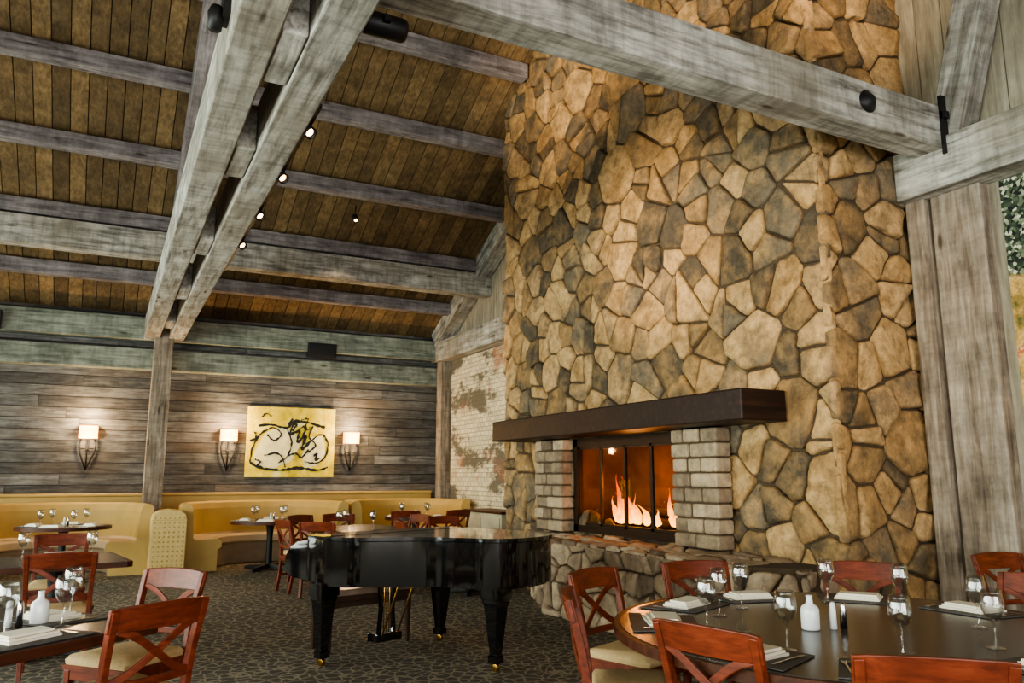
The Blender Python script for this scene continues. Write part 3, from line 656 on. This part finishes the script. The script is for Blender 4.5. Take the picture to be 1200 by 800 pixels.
for p,f in ((Vector((-.47,4.3))-b*.36,b),(Vector((-.47,4.3))+a*.36,-a),(Vector((-.47,4.3))+b*.36,-b)): setting(p.x,p.y,f.x,f.y)
for x,y in ((-.33,4.13),(-.12,4.26),(-.1,4.66),(-.5,4.9)): wineglass(x,y)
bottle(-.22,4.4); shakers(-.34,4.36)
table(-.3,7.65,.5,False,.15); chair(-.23,6.58,0,1); chair(-.31,8.72,0,-1); chair(-1.35,7.6,1,0)
for x,y in ((-.55,7.7),(-.05,7.62)): wineglass(x,y)
setting(-.28,7.35,0,1); setting(-.3,7.95,0,-1)
for x,y,r in ((-.45,12.75,.6),(2.38,12.9,.6),(4.8,12.9,.52)):
    table(x,y,r)
    for i in range(4):
        an=.6+i*1.5; wineglass(x+.32*cos(an),y+.3*sin(an))
        setting(x+.38*cos(an+.75),y+.38*sin(an+.75),-cos(an+.75),-sin(an+.75))
    shakers(x,y)
chair(4.3,12.0,.3,1); chair(5.2,11.95,-.2,1)
table(3.1,10.5,.6,False,.3)
for bx,by in ((2.05,10.3),(2.3,9.55),(3.1,11.55),(4.1,10.8),(2.5,11.4)): chair(bx,by,3.0-bx,10.5-by)
for x,y in ((2.8,10.4),(3.0,10.8),(3.3,10.5),(3.2,10.2)): wineglass(x,y)
table(4.2,9.2,.5,False,.1)
for bx,by in ((4.2,10.2),(3.25,9.3)): chair(bx,by,4.2-bx,9.2-by)

# ------------------------------------------------------------------ grand piano
m=MB(); B='black'; ZB=.635
ctrl=[(-.74,-.05),(-.74,.5),(-.74,1.02),(-.70,1.2),(-.55,1.34),(-.30,1.40),(-.06,1.36),(.08,1.22),(.16,.98),(.28,.76),(.48,.58),(.65,.42),(.735,.2),(.74,-.05)]
def outl(s=1.,n=6): return [((v.x)*s,(v.y-.6)*s+.6) for v in cr(ctrl,n)]
def prism_s(poly,z0,z1): m.prism(poly,z0,z1,B,smooth=True)
prism_s(outl(),ZB,.945); prism_s(outl(.97),ZB-.02,ZB); prism_s(outl(1.012),.95,.978)
ch=[(-.05,ZB),(-.25,ZB+.01),(-.34,ZB+.04),(-.365,.73),(-.355,.80),(-.3,.87),(-.2,.92),(-.05,.945)]
for x0,x1 in ((-.74,-.655),(.655,.74)):
    n=len(ch); m.add([(x0,y,z) for y,z in ch]+[(x1,y,z) for y,z in ch],[tuple(range(n)),tuple(range(n,2*n))[::-1]]+[(i,(i+1)%n,n+(i+1)%n,n+i) for i in range(n)],B)
m.box((-.66,-.34,ZB),(.66,-.05,.70),B)
m.add([(-.655,-.33,.70),(.655,-.33,.70),(.655,-.33,.73),(-.655,-.33,.73),(-.655,-.2,.81),(.655,-.2,.81),(.655,-.05,.94),(-.655,-.05,.94),(-.655,-.05,.70),(.655,-.05,.70)],[(0,1,2,3),(3,2,5,4),(4,5,6,7),(7,6,9,8)],B)
m.box((-.62,-.3,.732),(.62,-.295,.74),'ivory')
m.box((-.75,.19,.975),(.75,.196,.981),B)
def leg(x,y):
    m.box((x-.085,y-.085,.52),(x+.085,y+.085,ZB),B)
    m.strip([(x,y,.52),(x,y,.49),(x,y,.47),(x,y,.12),(x,y,.11),(x,y,.06)],[.15,.15,.13,.065,.085,.085],[.15,.15,.13,.065,.085,.085],B,up=(0,1,0))
    m.tube([(x-.015,y,.03),(x+.015,y,.03)],.03,'brass',n=14); m.box((x-.01,y-.01,.03),(x+.01,y+.01,.07),'brass')
leg(.62,.02); leg(-.62,.02); leg(-.14,1.14)
for x in (-.06,.06): m.strip([(x*1.4,.03,ZB),(x,.03,.35),(x*1.3,.03,.16)],.03,.03,B,up=(0,1,0))
m.box((-.13,-.05,.1),(.13,.08,.16),B)
for x in (-.07,0,.07): m.tube([(x,-.04,.12),(x,-.08,.1),(x,-.12,.09)],[.012,.014,.018],'brass'); m.tube([(x*.4,.03,.16),(x*.4,.03,ZB)],.004,'brass')
for x in (-.08,.08): m.tube([(x,.07,.13),(x,.3,ZB-.01)],.008,'brass')
prz=atan2(-.934,.358)-pi/2
m.obj('grand_piano',(2.16,6.5,0),prz,bevel=.004)
m=MB(); m.box((-.42,-.17,.40),(.42,.17,.45),'benchw'); m.prism([(-.42,-.17),(.42,-.17),(.42,.17),(-.42,.17)],.45,.5,'bench')
for x in (-.385,.385):
    for y in (-.13,.13): m.strip([(x,y,0),(x,y,.40)],[.032,.048],[.032,.048],'benchw',up=(0,1,0))
m.box((-.38,-.14,.35),(.38,-.12,.40),'benchw')
m.obj('piano_bench',(2.08,6.86,0),radians(14),bevel=.006)

# ------------------------------------------------------------------ light fixtures
def aim(o,t): o.rotation_euler=(Vector(t)-o.location).to_track_quat('-Z','Y').to_euler()
def spot(loc,tgt,e,ang=50,col=(1,.75,.48),blend=.9,size=.05):
    l=bpy.data.lights.new('spot_light','SPOT'); l.energy=e; l.spot_size=radians(ang); l.spot_blend=blend; l.color=col; l.shadow_soft_size=size
    o=bpy.data.objects.new('spot_light',l); COL.objects.link(o); o.location=loc; aim(o,tgt)
def can(loc,tgt,name='track_spotlight',L=.16,r=.045,stem=.12):
    m=MB(); d=(Vector(tgt)-Vector(loc)).normalized(); q=d.to_track_quat('Z','Y').to_matrix().to_4x4()
    m.lathe([(0,-L),(r*.8,-L),(r,-L*.8),(r,0),(r*.85,0),(r*.8,-.02),(0,-.03)],'blackm',mx=q); m.lathe([(0,-.022),(r*.75,-.022)],'bulb',mx=q)
    m.tube([tuple(-d*L*.5),tuple(-d*L*.5+Vector((0,0,stem)))],.01,'blackm')
    m.obj(name,loc)
m=MB(); m.box((1.06,4.9,3.86),(1.1,9.6,3.89),'blackm'); m.obj('light_track')
for y in (5.2,6.15,7.2,8.25):
    p=(1.1,y,3.8); t=(2.4,y-2.,1.6) ; can(p,t,stem=.07)
can((3.33,12.0,5.55),(3.4,10.,3.0),stem=.22)
m=MB(); m.lathe([(0,0),(.06,0),(.07,.02),(.07,.24),(.06,.26),(0,.26)],'blackm',mx=Matrix.Rotation(radians(90),4,'Y')); m.box((.1,-.1,-.02),(.14,.02,.02),'blackm'); m.obj('cylinder_spotlight',(1.12,4.05,4.03))
m=MB(); m.box((.38,4.2,3.95),(.42,4.36,4.2),'blackm'); m.lathe([(0,0),(.035,0),(.045,.1),(.03,.14),(0,.14)],'blackm',mx=Matrix.Translation((.35,4.28,3.88))); m.obj('beam_bracket_lamp')
spot((1.3,5.3,4.4),(5.0,8.3,6.5),1100,34)
spot((2.4,3.4,4.9),(5.0,6.0,6.9),650,48)
spot((3.6,2.6,4.9),(5.4,4.2,5.8),300,50)
spot((1.4,6.2,3.7),(5.0,6.3,3.9),600,44)
spot((2.6,2.6,3.9),(5.3,4.6,2.6),220,58)
spot((3.2,8.6,4.9),(6.1,12.4,2.2),350,50)
spot((3.3,11.6,5.3),(3.1,15.1,2.0),120,50)
l=bpy.data.lights.new('fire_light','POINT'); l.energy=32; l.color=(1,.45,.15); l.shadow_soft_size=.12; o=bpy.data.objects.new('fire_light',l); COL.objects.link(o); o.location=(5.12,7.0,1.35)
def area(loc,tgt,sx,sy,e,col):
    l=bpy.data.lights.new('window_daylight','AREA'); l.shape='RECTANGLE'; l.size=sx; l.size_y=sy; l.energy=e; l.color=col
    o=bpy.data.objects.new('window_daylight',l); COL.objects.link(o); o.location=loc; aim(o,tgt)
for a_,b_ in lw: area((XL-.25,(a_+b_)/2,1.9),(10,(a_+b_)/2,2.8),2.2,2.6,370,(.9,1,.88))
for a_,b_ in fw: area(((a_+b_)/2,YF-.25,1.7),((a_+b_)/2,10,2.9),2.1,3.0,410,(1,.98,.95))
w=bpy.data.worlds.new('sky'); scene.world=w; w.use_nodes=True
bg=w.node_tree.nodes['Background']; bg.inputs[0].default_value=(.9,.94,.93,1); bg.inputs[1].default_value=1.2

# ------------------------------------------------------------------ camera
f=910.1;th=radians(9.856);ya=radians(27.33)
F=Vector((sin(ya)*cos(th),cos(ya)*cos(th),sin(th))); r=Vector((cos(ya),-sin(ya),0)); u=r.cross(F)
cam=bpy.data.cameras.new('camera'); co=bpy.data.objects.new('camera',cam); COL.objects.link(co)
co.matrix_world=Matrix(((r.x,u.x,-F.x,0),(r.y,u.y,-F.y,0),(r.z,u.z,-F.z,1.43),(0,0,0,1)))
cam.sensor_width=36; cam.lens=36*f/1200; cam.clip_start=.05
scene.camera=co
try: scene.view_settings.look='AgX - Medium High Contrast'
except Exception as e: print('look',e)
